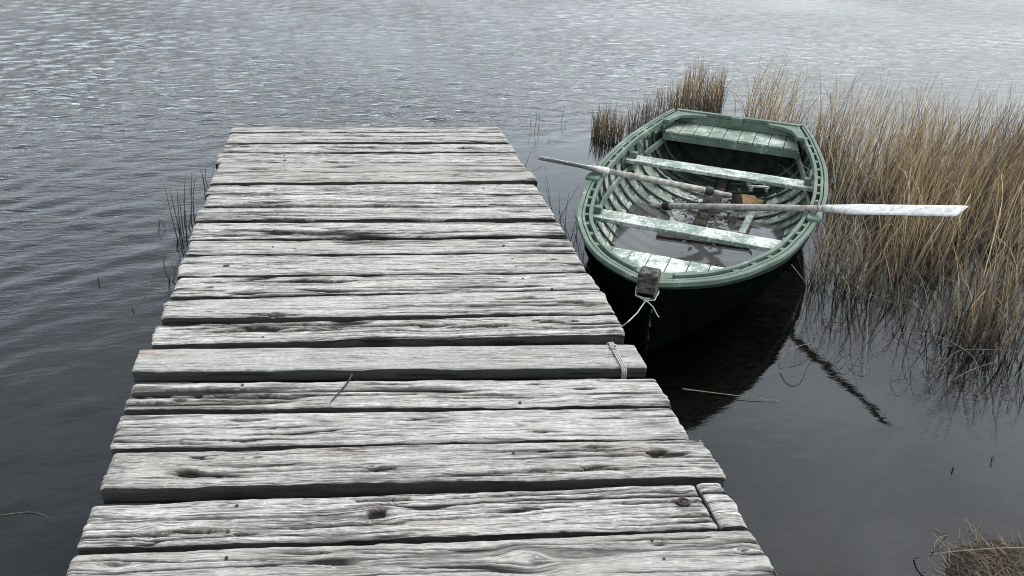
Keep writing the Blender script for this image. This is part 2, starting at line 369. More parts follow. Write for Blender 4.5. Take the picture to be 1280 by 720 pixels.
mb = MB(); mb.v = [tuple(p) for p in V.tolist()]; mb.f = [tuple(f) for f in FB.tolist()]
M = Mat('lake_bed_gravel', .95, .1); v = M.vec()
vor = M.n('ShaderNodeTexVoronoi', i_Scale=34.); M.l(v, vor.inputs['Vector']); big = M.noise(v, 2.2, 6, .6)
vcol = M.n('ShaderNodeSeparateColor'); M.l(vor.outputs['Color'], vcol.inputs[0])
c = M.mix(M.rng(big, .35, .65), (.03, .028, .025), (.15, .143, .13)); c = M.mix(M.rng(vcol.outputs[0], .6, 1., 0, .22), c, (.24, .23, .21))
c = M.mix(M.rng(M.noise(v, 45, 4, .6), .62, .70, 0, .8), c, (.42, .41, .38))
c = M.mix(M.rng(M.noise(v, 26, 5, .7), .42, .62, 0, .8), c, (.19, .185, .17)); c = M.mix(M.rng(M.noise(M.vec((1, 3, 1)), 9, 5, .7), .48, .36, 0, .8), c, (.015, .014, .012))
M.col(c); M.bump(M.noise(v, 40, 4), .8, .01)
bed = mb.build('lake_bed', M.m, smooth=True); tag(bed, kind='structure')

# ------------------------------------------------------------------ jetty
DZ = .45
jetty = empty('wooden_jetty', (.15, 3.8, 0))
tag(jetty, 'weathered grey plank jetty running out over the water beside the rowing boat', 'jetty')
JO = np.array([.15, 3.8, 0])
xl = lambda y: 288-.371*(y-160)
xr = lambda y: 625+.625*(y-160)
# each board: y of (left far, left near, right far, right near) edge, end offsets, options
BO = [
 (159.5,165.3,158.5,164.6,0,0,{}), (166.3,178,165.6,177.2,-.01,0,{}), (179.6,189.4,179,188.8,0,.01,{}), (191,203,191,202.6,.02,0,{}),
 (204,215.6,203.6,213.6,-.01,.01,dict(v=[(430,208,.07,.012),(322,211,.06,.008)],k=[(429,208,.03,3,.7)],m=1)), (216.2,229,214.2,225.2,.0,.03,dict(m=1)), (231,242,229,241.2,.0,0,{}),
 (243,257.5,242.6,256.8,-.01,0,dict(c=1.3,v=[(370,257,.4,.009),(440,257,.25,.010)])), (260,274.5,259.2,272,.01,0,dict(v=[(650,265,.05,.01)])),
 (278,299,277.6,293.2,0,.0,dict(k=[(362,289,.03,3.5,.7)],v=[(362,291,.11,.016),(520,297,.35,.008),(430,297,.14,.010)],nick=[(450,296,.25,.018)])), (301,317.5,297,315,-.01,.0,dict(v=[(690,306,.10,.010),(700,313,.14,.007)])),
 (320,344.5,316.5,338.5,.0,-.01,dict(h=[(282,333,.011)],k=[(690,324,.014,3,.7)])),
 (346,371,341.2,360.5,-.01,.0,dict(v=[(378,350,.035,.008),(425,350,.08,.005),(270,352,.05,.006),(262,363,.05,.004)],k=[(388,350,.035,3,.45)],h=[(262,358,.011)],crk=1)),
 (375,397.5,362,390.5,.0,.0,dict(v=[(345,394,.09,.006),(715,378,.05,.008)],k=[(345,392,.01,3,.6),(735,382,.02,2,.5)])),
 (405.5,431,392.4,417.5,.0,-.01,dict(v=[(330,410,.10,.018),(300,414,.10,.008),(470,407.5,.30,.009),(540,407,.06,.014),(600,408,.13,.012),(690,402,.06,.010),(390,413,.16,.006),(745,409,.10,.006)],k=[(350,414,.03,2.6,.3),(545,406,.04,2.2,.35)],h=[(718,401,.012)],nick=[(480,403,.3,.014)],c=1.3)),
 (436,464.5,430,459.5,.03,-.01,dict(s=1,k=[(428,450,.03,4,.12)],dz=.004)),
 (477,511.5,470.5,505,.01,.0,dict(c=2.6,v=[(300,484,.3,.004),(330,494,.5,.005),(220,493,.3,.005),(250,502,.3,.005),(730,484,.04,.006),(600,496,.2,.0035),(520,487,.25,.003)],k=[(730,484,.012,3,.8)])),
 (517,560,507.5,546,.01,-.01,dict(v=[(305,550,.16,.004),(310,524,.05,.005),(676,540,.03,.005),(230,556,.1,.003)],k=[(312,551,.012,4,.7),(310,524,.010,4,.5),(676,540,.012,3,.6)],c=.7)),
 (566.5,611,548.5,597.5,-.01,.03,dict(v=[(235,592,.035,.016),(265,596,.06,.006),(820,566,.028,.014),(745,585,.045,.006),(480,587,.04,.006),(330,583,.12,.004),(740,558,.05,.005)],k=[(235,592,.018,1.8,.5),(820,566,.02,1.2,.3),(740,558,.013,3,.8),(745,585,.011,3,.8),(480,587,.012,3,.6)],c=.6,m=1,dz=.002,th=.075)),
 (629,684,602.5,656,.0,.0,dict(h=[(854,628,.015)],v=[(473,641,.028,.020),(245,664,.055,.007),(835,619,.10,.004),(865,644,.06,.005),(480,622,.06,.006)],k=[(473,641,.025,1.3,.3),(240,665,.014,3.2,.4),(188,663,.022,1,.35)],c=.7,cut=865,th=.07)),
 (691.5,765,661,733,.0,.0,dict(k=[(430,700,.016,3,.3),(720,690,.02,4,.3),(660,698,.04,1.4,.15),(930,687,.012,2,.8),(140,703,.02,3,.5)],c=.7,m=1)),
 (775,860,742,830,.0,.0,dict(c=.8)), ]
def board(idx, y0l, y1l, y0r, y1r, dl, drt, o, xcut=None, part=0):
    top = DZ+rng.uniform(-.003, .003)+o.get('dz', 0)
    A = P(xl(y0l), y0l, DZ); B = P(xl(y1l), y1l, DZ); C = P(xr(y0r), y0r, DZ); D = P(xr(y1r), y1r, DZ)
    A[0] += -dl; B[0] += -dl; C[0] += drt; D[0] += drt
    if xcut is not None:
        f0 = (xcut-A[0])/(C[0]-A[0]); cf = A+(C-A)*f0; cn_ = B+(D-B)*((xcut+.0-B[0])/(D[0]-B[0]))
        g = .004
        if part == 0: C = cf-[g, 0, 0]; D = cn_-[g, 0, 0]
        else: A = cf+[g, 0, 0]; B = cn_+[g, 0, 0]
    seed = idx*7+part*3+1; near = idx > 10
    length = C[0]-A[0]; width = (np.linalg.norm(A-B)+np.linalg.norm(C-D))/2
    nu = max(20, int(length/(.0042 if near else .007))); nv = max(14, int(width/(.0024 if near else .004)))
    u = np.linspace(0, 1, nu)[:, None]; v = np.linspace(0, 1, nv)[None, :]
    far = A+(C-A)*u; nearE = B+(D-B)*u                         # far and near edges
    um = u*length+A[0]; th = o.get('th', .06)
    ew = lambda sd, amp_: amp_*((fbm(um*2.2, um*0+sd, sd, 3)-.5)*1.3+(fbm(um*18, um*0+sd, sd+5, 3)-.5)*.6)
    ea = .006 if o.get('s') else (.013 if idx > 9 else .007)
    es = idx*7+1; fo = ew(es, ea)[:, 0]; no = ew(es+50, ea)[:, 0]
    for (nxp, nyp, ln, dp) in o.get('nick', []):
        q = P(nxp, nyp, DZ)[0]; no = no+dp*np.exp(-((um[:, 0]-q)/(ln/2))**2)*(.6+.8*fbm(um[:, 0]*14, um[:, 0]*0, seed, 2))
    far = far.copy(); nearE = nearE.copy(); far[:, 1] += fo-.004; nearE[:, 1] += no+.005
    # v 0 = far .. 1 = near
    pos = far[:, None, :]+(nearE-far)[:, None, :]*v[..., None]
    U = np.repeat(um, nv, 1); Vv = (v-.5)*width*np.ones_like(U)
    # knots bend the grain
    g = Vv+.032*(fbm(U*.55, Vv*2+seed, seed, 3)-.5); kn = np.zeros_like(U); hole = np.zeros_like(U)
    kl = [(P(*k[:2], DZ), k[2], k[3], k[4]) for k in o.get('k', [])]
    kl = [k for k in kl if A[0]-.05 < k[0][0] < C[0]+.05]
    for q in range(2 if not o.get('s') and length > .5 else 0):                # small anonymous knots
        uu = rng.uniform(A[0]+.1, C[0]-.1); ff = rng.uniform(.2, .8)
        kl.append((A+(C-A)*((uu-A[0])/length)+(B-A)*ff, rng.uniform(.005, .011), rng.uniform(2, 4), rng.uniform(.25, .8)))
    for (kp, r, el, dk) in kl:
        fu = np.clip((kp[0]-A[0])/length, 0, 1); e0 = A+(C-A)*fu; e1 = B+(D-B)*fu
        kv = ((kp[1]-e0[1])/(e1[1]-e0[1])-.5)*width
        wob = .25*(fbm(U*25, Vv*40, seed+9, 3)-.5)
        d2 = ((U-kp[0])/(r*el))**2+((Vv-kv)/r)**2
        g = kv+(g-kv)*(1-.92*np.exp(-d2/2.4))
        d = np.sqrt(d2)*(1+wob*2)
        kn = np.maximum(kn, dk*(sst(1.25, .5, d)*(.55+.45*np.sin(d*11))+.25*sst(2.6, .8, d)*(.5+.5*np.sin(d*9+wob*8))))
        if dk > .4: hole = np.maximum(hole, sst(.62, .35, d+.9*(fbm(U*30, Vv*90, seed+3, 3)-.5))*min(1, dk*1.1))
    for (hx, hy, r) in o.get('h', []):
        hp = P(hx, hy, DZ); fu = (hp[0]-A[0])/length; e0 = A+(C-A)*fu; e1 = B+(D-B)*fu; kv = ((hp[1]-e0[1])/(e1[1]-e0[1])-.5)*width
        d = np.hypot((U-hp[0])/1.6, Vv-kv)/r; hole = np.maximum(hole, sst(1.1, .8, d)); 
    vl = [(P(a_, b_, DZ), c_*1.25, d_*1.45) for a_, b_, c_, d_ in o.get('v', [])]
    if length > .5 and not o.get('s'):
        for q in range(rng.integers(5, 10)):
            fu = rng.uniform(.02, .98); fv = rng.choice([rng.uniform(.0, .15), rng.uniform(.85, 1.), rng.uniform(.2, .8)], p=[.3, .35, .35])
            vl.append((A+(C-A)*fu+(B-A)*fv, rng.uniform(.03, .2), rng.uniform(.0025, .007)))
    for (hp, hl, hw) in vl:
        if not A[0] < hp[0] < C[0]: continue
        fu = (hp[0]-A[0])/length; e0 = A+(C-A)*fu; e1 = B+(D-B)*fu; kv = ((hp[1]-e0[1])/(e1[1]-e0[1])-.5)*width
        d = np.hypot((U-hp[0])/hl, (Vv-kv+.012*(fbm(U*6, U*0, seed+33, 3)-.5))/hw); hole = np.maximum(hole, sst(1.05, .75, d+1.5*(fbm(U*16, g*130, seed+35, 4)-.5)))
        kn = np.maximum(kn, .5*sst(2.0, .8, d+.8*(fbm(U*10, g*60, seed+36, 3)-.5)))
    cw = .050*o.get('c', 1.); 
    if o.get('s'): cw = .006
    n1 = fbm(U*.75, g*26, seed+2, 3); mask = sst(.44, .56, vn(U*1.3, g*17, seed+4)+(.12 if o.get('c', 1) > 2 else 0))
    cr1 = sst(cw, cw*.35, np.abs(n1-.5))*mask
    n2 = fbm(U*1.6, g*60, seed+6, 2); m2 = sst(.55, .7, vn(U*2.2, g*30, seed+8)); cr2 = sst(.06, .02, np.abs(n2-.5))*m2*(0 if o.get('s') else .8)
    # short checks near the board ends
    ed = np.minimum(U-A[0], C[0]-U); m3 = sst(.22, .0, ed)*sst(.5, .65, vn(U*2, g*40, seed+11)); cr3 = sst(.09, .03, np.abs(fbm(U*1.2, g*45, seed+12, 2)-.5))*m3*(.3 if o.get('s') else 1)
    crack = np.clip(np.maximum.reduce([cr1, cr2*.8, cr3, hole]), 0, 1)
    ridge = fbm(U*2.4, g*85, seed+13, 3)-.5; rel = .0012 if o.get('s') else .0045
    cup = .006*(fbm(U*.9, Vv*9, seed+14, 3)-.5)+.004*(fbm(U*7, g*22, seed+17, 2)-.5)
    eround = .005*np.clip(1-(v*width)/.007, 0, 1)**2+.007*np.clip(1-((1-v)*width)/.008, 0, 1)**2*(.2+1.6*fbm(U*7, U*0, seed+20, 3))
    endr = (.001 if o.get('s') else .008)*np.clip(1-ed/.018, 0, 1)**2*(.5+vn(U*0, Vv*40, seed+31))
    zt = top+ridge*rel+cup-eround-endr-crack*(.009+.012*hole)-kn*.003
    # ragged ends
    er = .016*(fbm(Vv*14, Vv*0+seed, seed+15, 3)-.5)+.010*(fbm(g*70, g*0, seed+16, 2)-.5)
    er = er*(.35 if o.get('s') else 1)
    el_ = sst(.10, 0, U-A[0]); er_ = sst(.10, 0, C[0]-U)
    if part == 1: el_ = el_*.1
    if xcut is not None and part == 0: er_ = er_*.1
    pos[..., 0] += er*el_-er*er_
    pos[..., 2] = zt
    # ring: top (far->near), near side down, bottom, far side up
    ns = 6; FS = [0, .025, .07, .3, .55, .8, 1.]; ring = [pos]; att = dict(grain=[g], crack=[crack], knot=[kn], side=[0*g])
    for k in range(1, ns+1):
        f = FS[k]; q = pos[:, -1:, :].copy(); q[..., 2] = top-th*f*.999-(1-f)*(top-q[..., 2])
        ndl = fbm(um*9, um*0+f*7, seed+21, 3)-.5; q[..., 1] += .008*ndl*(1 if not o.get('s') else .3)+.004*f
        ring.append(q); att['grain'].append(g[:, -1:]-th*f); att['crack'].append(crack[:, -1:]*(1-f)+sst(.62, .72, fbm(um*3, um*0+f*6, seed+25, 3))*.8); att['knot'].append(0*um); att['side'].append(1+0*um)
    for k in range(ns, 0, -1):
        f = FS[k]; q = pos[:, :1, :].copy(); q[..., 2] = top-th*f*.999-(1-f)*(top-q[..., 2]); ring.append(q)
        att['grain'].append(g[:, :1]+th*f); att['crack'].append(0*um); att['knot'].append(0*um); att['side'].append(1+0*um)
    G = np.concatenate(ring, 1); nr_ = G.shape[1]; Vt = G.reshape(-1, 3)-JO
    i = np.arange(nu-1)[:, None]; j = np.arange(nr_)[None, :]; j2 = (j+1) % nr_
    FF = np.stack(np.broadcast_arrays(i*nr_+j, i*nr_+j2, (i+1)*nr_+j2, (i+1)*nr_+j), -1).reshape(-1, 4)[:, ::-1]
    cL = G[0].mean(0)-JO; cR = G[-1].mean(0)-JO; base = len(Vt)
    # end grain: stitched quads between top row and lower row
    caps = []
    for r0, flip in ((0, False), ((nu-1)*nr_, True)):
        a = 0; b_ = nr_-1
        m = nv
        c_idx = base+(1 if flip else 0)
        for k in range(nr_):
            t3 = (r0+k, r0+(k+1) % nr_, c_idx); caps.append(t3 if not flip else t3[::-1])
    Vt = np.vstack([Vt, cL, cR])
    me = bpy.data.meshes.new('plank'); me.vertices.add(len(Vt)); me.vertices.foreach_set('co', Vt.astype(np.float32).ravel())
    caps = np.array(caps); loops = np.concatenate([FF.ravel(), caps.ravel()]); nf = len(FF)
    me.loops.add(len(loops)); me.loops.foreach_set('vertex_index', loops.astype(np.int32)); me.polygons.add(nf+len(caps))
    me.polygons.foreach_set('loop_start', np.concatenate([np.arange(nf)*4, nf*4+np.arange(len(caps))*3]).astype(np.int32))
    sm = np.ones(nf+len(caps), bool); sm[nf:] = False; me.polygons.foreach_set('use_smooth', sm); me.update(calc_edges=True)
    for k in att:
        a = me.attributes.new(k, 'FLOAT', 'POINT'); a.data.foreach_set('value', np.append(np.concatenate([x*np.ones((nu, 1)) for x in att[k]], 1).ravel(), [.3, .3]).astype(np.float32))
    a = me.attributes.new('along', 'FLOAT', 'POINT'); a.data.foreach_set('value', np.append(np.repeat(um, nr_, 1).ravel(), [0, 0]).astype(np.float32))
    a = me.attributes.new('board', 'FLOAT', 'POINT'); a.data.foreach_set('value', np.full(len(Vt), seed*1.37, np.float32))
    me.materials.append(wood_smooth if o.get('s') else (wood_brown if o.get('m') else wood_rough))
    ob = bpy.data.objects.new('plank', me); COL.objects.link(ob); ob.parent = jetty
    if o.get('s'): ob['label'] = 'smooth sawn plank with a rope lashed round its right end'
    elif o.get('c', 1) > 2: ob['label'] = 'plank split by long deep cracks'
    elif part == 1: ob['label'] = 'short end piece of a plank beyond a saw cut'
    return ob
for n_, b in enumerate(BO):
    o = b[6]
    if 'cut' in o:
        xc = P(884, 630, DZ)[0]; board(n_, *b, xcut=xc, part=0); board(n_, *b, xcut=xc, part=1)
    else: board(n_, *b)
for x in (-.62, .15, .92):
    MB().box((x-JO[0], 3.4-JO[1], DZ-.16), (.11, 5.0, .16)).build('beam', under_m, jetty, bevel=.006)
for y in (1.2, 3.5, 5.75):
    for x in (-.62, .92):
        MB().tube([(x-JO[0], y-JO[1], -.75), (x-JO[0], y-JO[1], DZ-.245)], .075, 14).build('post', under_m, jetty, smooth=True)
# nails and bolts sunk in the boards
for (px, py) in [(303,481),(293,551),(650,503),(303,573),(297,603),(296,632),(285,664),(283,697),(775,588),(642,566),(830,699),(815,675),(330,442),(327,457),(712,437),(713,452),(690,361),(340,383)]:
    q = P(px, py, DZ+.0005)-JO
    MB().tube([q-[0, 0, .006], q+[0, 0, .0022]], [.0055, .005], 8).build('nail', nail_m, jetty)
for b in BO[:16]:
    for xn in (-.43, .80):
        for f_ in ((.3, .75) if rng.random() < .5 else (.5,)):
            yl_ = b[0]+(b[1]-b[0])*f_; yr_ = b[2]+(b[3]-b[2])*f_; a_ = P(xl(yl_), yl_, DZ); c_ = P(xr(yr_), yr_, DZ); x_ = xn+rng.normal(0, .015)
            q = a_+(c_-a_)*((x_-a_[0])/(c_[0]-a_[0]))-JO
            MB().tube([q-[0, 0, .008], q+[0, 0, .0015]], [.0065, .006], 8).build('nail', nail_m, jetty)
q = P(854, 628, DZ)-JO                                           # recessed bolt with its washer ring
mbb = MB().tube([q+[.018*math.cos(a), .015*math.sin(a), .003] for a in np.linspace(0, 2*math.pi, 25)[:-1]], .0034, 6, closed=True)
mbb.tube([q-[0, 0, .006], q+[0, 0, .0025]], .011, 12); mbb.build('bolt', nail_m, jetty, smooth=True)

# ------------------------------------------------------------------ rowing boat
boat = empty('rowing_boat', (BOW[0], BOW[1], 0), -HEAD)
tag(boat, 'old green wooden rowing boat with flaked paint moored beside the jetty', 'rowing boat')
tar_green = simple('dark_green_strake', (.006, .012, .010), (.02, .035, .028), 20, .6, .15)
TW = .013; NK = 9
def hull_grid(off0, nsn=90):
    ts = []; of = []
    for k in range(NK):
        for f in (0, .33, .66, 1.0):
            ts.append((k+f)/NK); of.append(.012*(1-f))
    svals = np.concatenate([np.linspace(0, .3, 16)[:-1], np.linspace(.3, SL, nsn-15)])
    return np.array([[hull(float(s), float(t), o+off0) for t, o in zip(ts, of)] for s in svals]), svals
go, sv = hull_grid(0); gi, _ = hull_grid(-TW)
gi[:, :, 0] = np.maximum(gi[:, :, 0], 0.0)
def both(grid, flip, mbx):
    a, b, _ = grid.shape
    for sg in (1, -1):
        q = grid.copy(); q[..., 0] *= sg
        fl = flip if sg == 1 else not flip
        fs = []
        for i in range(a-1):
            for j in range(b-1):
                f = (i*b+j, i*b+j+1, (i+1)*b+j+1, (i+1)*b+j); fs.append(f[::-1] if fl else f)
        mbx.add(q.reshape(-1, 3), fs)
mo = MB(); both(go, False, mo); mo.build('hull_outside', hull_m, boat)
mi = MB(); both(gi, True, mi)
mio = mi.build('inner_planking', green_floor, boat)
stern_shade_m = simple('shaded_stern_planking', (.008, .011, .009), (.03, .04, .033), 14, .8, .2)  # shade under the stern seat, put into a near-black planking colour
mio.data.materials.append(stern_shade_m)
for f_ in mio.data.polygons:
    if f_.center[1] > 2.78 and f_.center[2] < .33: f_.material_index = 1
def side_path(s0, s1, t, off, dz=0, n=60, sg=1):
    ss = np.linspace(s0, s1, n); p = np.array([hull(float(s), t, 0) for s in ss])
    tan = np.gradient(p, axis=0); side = np.stack([tan[:, 1], -tan[:, 0], 0*tan[:, 0]], -1); side /= np.linalg.norm(side, axis=1)[:, None]
    p = p+side*off; p[:, 2] += dz
    q = p.copy(); q[:, 0] *= sg; sd = side.copy(); sd[:, 0] *= sg
    return q, sd, np.tile([0, 0, 1.], (n, 1))
for sg in (1, -1):
    p, sd, up = side_path(.0, SL+.01, 1, .018, .004, 80, sg); MB().sweep(p, sd, up, .013, .014).build('gunwale', green_trim, boat, bevel=.004)
    p, sd, up = side_path(.06, SL-.02, 1, -.050, .002, 80, sg); MB().sweep(p, sd, up, .011, .020).build('inwale', green_trim, boat, bevel=.003)
    p, sd, up = side_path(.0, SL+.0, 1, -.008, -.007, 80, sg); MB().sweep(p, sd, up, .0075, .022).build('sheer_strake_edge', green_trim, boat)
    p, sd, up = side_path(.25, SL-.06, .80, -.036, .0, 60, sg); MB().sweep(p, sd, up, .009, .026).build('riser', green_rib, boat, bevel=.002)
    p, sd, up = side_path(.0, SL, .93, .003, .0, 60, sg); MB().sweep(p, sd, up, .006, .016).build('rubbing_strake', tar_green, boat)
rs = np.arange(.36, 3.15, .158)
for s in rs:
    for sg in (1, -1):
        ts = np.linspace(.06, 1.0, 22); p = np.array([hull(float(s), float(t), -TW-.006) for t in ts])
        tan = np.gradient(p, axis=0); tan /= np.linalg.norm(tan, axis=1)[:, None]
        sd = np.tile([0, 1., 0], (len(p), 1)); up = np.cross(tan, sd); up /= np.linalg.norm(up, axis=1)[:, None]
        p = p.copy(); up = up.copy(); p[:, 0] *= sg; up[:, 0] *= sg
        MB().sweep(p, sd, up, .0085, .0085).build('rib', rib_m, boat, bevel=.003)
        # spacer block in the open gunwale
        p, s2, u2 = side_path(s-.020, s+.020, 1, -.027, -.006, 4, sg); MB().sweep(p, s2, u2, .0125, .017).build('spacer_block', green_trim, boat)
# transom
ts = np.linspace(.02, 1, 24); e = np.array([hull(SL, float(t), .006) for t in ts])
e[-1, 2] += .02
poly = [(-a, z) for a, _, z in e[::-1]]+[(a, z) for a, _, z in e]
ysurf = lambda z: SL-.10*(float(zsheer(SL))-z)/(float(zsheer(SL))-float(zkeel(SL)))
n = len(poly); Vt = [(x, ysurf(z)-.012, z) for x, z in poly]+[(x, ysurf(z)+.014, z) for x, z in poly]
MB().add(Vt, [tuple(range(n)), tuple(range(n, 2*n))[::-1]]+[(i, i+n, (i+1) % n+n, (i+1) % n) for i in range(n)]).build('transom', stern_shade_m, boat)  # transom takes the same painted-in shade colour
MB().box((0, ysurf(.41)-.018, .405), (.98, .014, .07)).build('transom_board', green_trim, boat, bevel=.003)
zt = float(zsheer(SL))
MB().box((0, SL-.005, zt+.012), (1.0, .045, .028)).build('transom_cap', green_trim, boat, bevel=.004)
MB().box((0, SL-.035, zt-.012), (.095, .035, .07)).build('sculling_block', green_trim, boat, bevel=.004).data
MB().box((0, SL-.045, .12), (.07, .03, .26)).build('transom_post', green_rib, boat, bevel=.004)
for sg in (1, -1):                                            # quarter knees
    pl = [(sg*(.485), SL-.03), (sg*.24, SL-.03), (sg*.26, SL-.065), (sg*.36, SL-.09), (sg*.445, SL-.16), (sg*.505, SL-.34), (sg*.555, SL-.34)]
    if sg < 0: pl = pl[::-1]
    MB().prism(pl, zt-.012, zt+.014).build('quarter_knee', green_trim, boat, bevel=.004)
pl = [(-.0, .05), (.13, .13), (.20, .235), (.17, .24), (.09, .17), (0, .145), (-.09, .17), (-.17, .24), (-.20, .235), (-.13, .13)]
MB().prism(pl[::-1], .435, .46).build('breasthook', green_trim, boat, bevel=.004)
# stem: weathered post standing proud of the bow
st = [(0, -.035, .535), (0, -.035, .44), (0, -.03, .3), (0, .0, .15), (0, .06, 0), (0, .16, -.12)]
hw = np.array([.047, .047, .032, .028, .025, .025]); hh = np.array([.045, .045, .035, .03, .03, .03])
st = np.array(st, float); sd = np.tile([1., 0, 0], (6, 1)); fw = np.tile([0, 1., 0], (6, 1))
MB().sweep(st[1:], sd[1:], fw[1:], hw[1:]*.8, hh[1:]).build('stem', hull_m, boat, bevel=.004)
pb = MB().box((0, -.03, .482), (.096, .092, .125)); stp = pb.build('stem_post', post_m, boat, bevel=.010)
stp['label'] = 'weathered grey block of wood at the bow'
# thwarts
def thwart(name, s, z, depth, th=.028, ins=.03):
    b = lambda q: np.interp(q, _fs, _fb)*(.985)-ins
    s0, s1 = s-depth/2, s+depth/2
    pl = [(-b(s0), s0), (b(s0), s0), (b(s1), s1), (-b(s1), s1)]
    return MB().prism(pl, z-th, z).build(name, seat_worn, boat, bevel=.005)
t_ = thwart('thwart', 2.36, .292, .155); t_['label'] = 'rear rowing thwart across the boat'
t_ = thwart('thwart', 1.165, .292, .155); t_['label'] = 'front rowing thwart across the boat'
for s in (2.36, 1.165):
    b = float(hb(s))
    for sg in (1, -1):
        MB().box((sg*(b-.085), s, .315), (.05, .05, .045)).build('thwart_knee', green_rib, boat, bevel=.006)
# stern seat: boards running fore and aft over a front bearer
zs_ = .352; s0, s1 = 2.955, SL-.03; nb = 9; xs = np.linspace(-.53, .53, nb+1)
seat = MB().box((0, s0-.008, zs_-.035), (1.08, .025, .055)).build('stern_seat', green_trim, boat, bevel=.004)
for k in range(nb):
    a, b = xs[k]+.0025, xs[k+1]-.0025; e0 = float(hb(s0))-.05; e1 = float(hb(s1))-.04
    pl = [(np.clip(a, -e0, e0), s0-.02), (np.clip(b, -e0, e0), s0-.02), (np.clip(b, -e1, e1), s1), (np.clip(a, -e1, e1), s1)]
    MB().prism(pl, zs_-.004, zs_+.016+rng.uniform(-.001, .001)).build('seat_board', green_seat, seat, bevel=.0025)
# bow seat
zb = .325; s1 = .60; nb = 8; xs = np.linspace(-.44, .44, nb+1)
seat = MB().box((0, s1-.02, zb-.03), (.86, .025, .05)).build('bow_seat', green_trim, boat, bevel=.004)
for k in range(nb):
    a, b = xs[k]+.0025, xs[k+1]-.0025
    def sfor(x): return float(np.interp(abs(x)+.06, _fb[:300], _fs[:300]))
    e1 = float(hb(s1))-.055; a = np.clip(a, -e1, e1); b = np.clip(b, -e1, e1)
    pl = [(a, min(s1-.03, sfor(a)+.02)), (b, min(s1-.03, sfor(b)+.02)), (b, s1+rng.uniform(-.004, .004)), (a, s1)]
    MB().prism(pl, zb-.004, zb+.014+rng.uniform(-.001, .001)).build('seat_board', seat_worn, seat, bevel=.0025)
# keelson and loose floor boards
kp = np.array([(0, s, float(zkeel(s))+.04) for s in np.linspace(.5, 3.1, 20)])
MB().sweep(kp, np.tile([1., 0, 0], (20, 1)), np.tile([0, 0, 1.], (20, 1)), .035, .022).build('keelson', sodden, boat, bevel=.004)
def lboard(c, d, ang, tilt, mat, name='floor_board', par=boat):
    ca, sa = math.cos(ang), math.sin(ang); ct, stt = math.cos(tilt), math.sin(tilt)
    R = np.array([[ca, -sa, 0], [sa, ca, 0], [0, 0, 1]])@np.array([[1, 0, 0], [0, ct, -stt], [0, stt, ct]])
    return MB().box(c, d, R).build(name, mat, par, bevel=.004)
lboard((-.18, 1.92, .02), (.11, .75, .018), .12, .03, green_floor)
lboard((-.02, 2.0, .015), (.10, .9, .018), .02, .0, sodden)
lboard((.14, 1.8, .005), (.09, .8, .018), -.1, .02, sodden)
lboard((.30, 2.1, .06), (.05, .6, .018), -.06, .0, green_floor)
lboard((.05, 1.62, .03), (.62, .06, .02), .12, .0, sodden, 'floor_batten')
lboard((.0, .98, .032), (.62, .065, .02), -.06, .0, sodden, 'floor_batten')
lboard((-.12, .92, .034), (.06, .62, .018), .45, .03, sodden)
lboard((.06, .95, .034), (.055, .7, .018), -.35, .03, sodden)
# bilge water
ZW = .022; pts = []
for s in np.linspace(.35, 2.15, 40):
    ts = np.linspace(.01, .9, 90); q = np.array([hull(float(s), float(t), -TW+.006) for t in ts]); i = np.argmax(q[:, 2] > ZW); pts.append((q[i, 0], q[i, 1]))
pl = [(-a, b) for a, b in pts]+[(a, b) for a, b in pts[::-1]]
bil = MB().add([(a, b, ZW) for a, b in pl], [tuple(range(len(pl)))[::-1]]).build('bilge_water', water_mat('bilge_water', (.74, .71, .64), False), None)
bil.location = (BOW[0], BOW[1], 0); bil.rotation_euler = (0, 0, -HEAD); tag(bil, 'dark rainwater pooled in the bottom of the rowing boat', 'water')
if bil.data.polygons[0].normal.z < 0: bil.data.flip_normals()
# rowlocks
def rowlock(s, sg, ang):
    b = float(hb(s)); z = float(zsheer(s))
    pad = MB().box((sg*(b+.0), s, z+.026), (.085, .17, .022)).build('rowlock_pad', green_rib, boat, bevel=.005)
    cx, cy, cz = sg*(b+.0), s, z+.085
    pts = []
    for a in np.linspace(math.radians(-225), math.radians(45), 22):
        pts.append((cx-math.sin(ang)*.042*math.cos(a), cy+math.cos(ang)*.042*math.cos(a), cz+.042*math.sin(a)))
    m = MB().tube(pts, .0055, 8); m.tube([(cx, cy, z+.02), (cx, cy, cz-.04)], .008, 8); m.build('rowlock', metal_m, boat, smooth=True)
    return np.array([cx, cy, cz-.012])
lkR = rowlock(toB(1022, 262, .44)[1], 1, .2); lkL = rowlock(toB(752, 213, .44)[1], -1, -.1)
def toW(p): return np.array([*(BOW+bu*p[1]+bw*p[0]), p[2]])

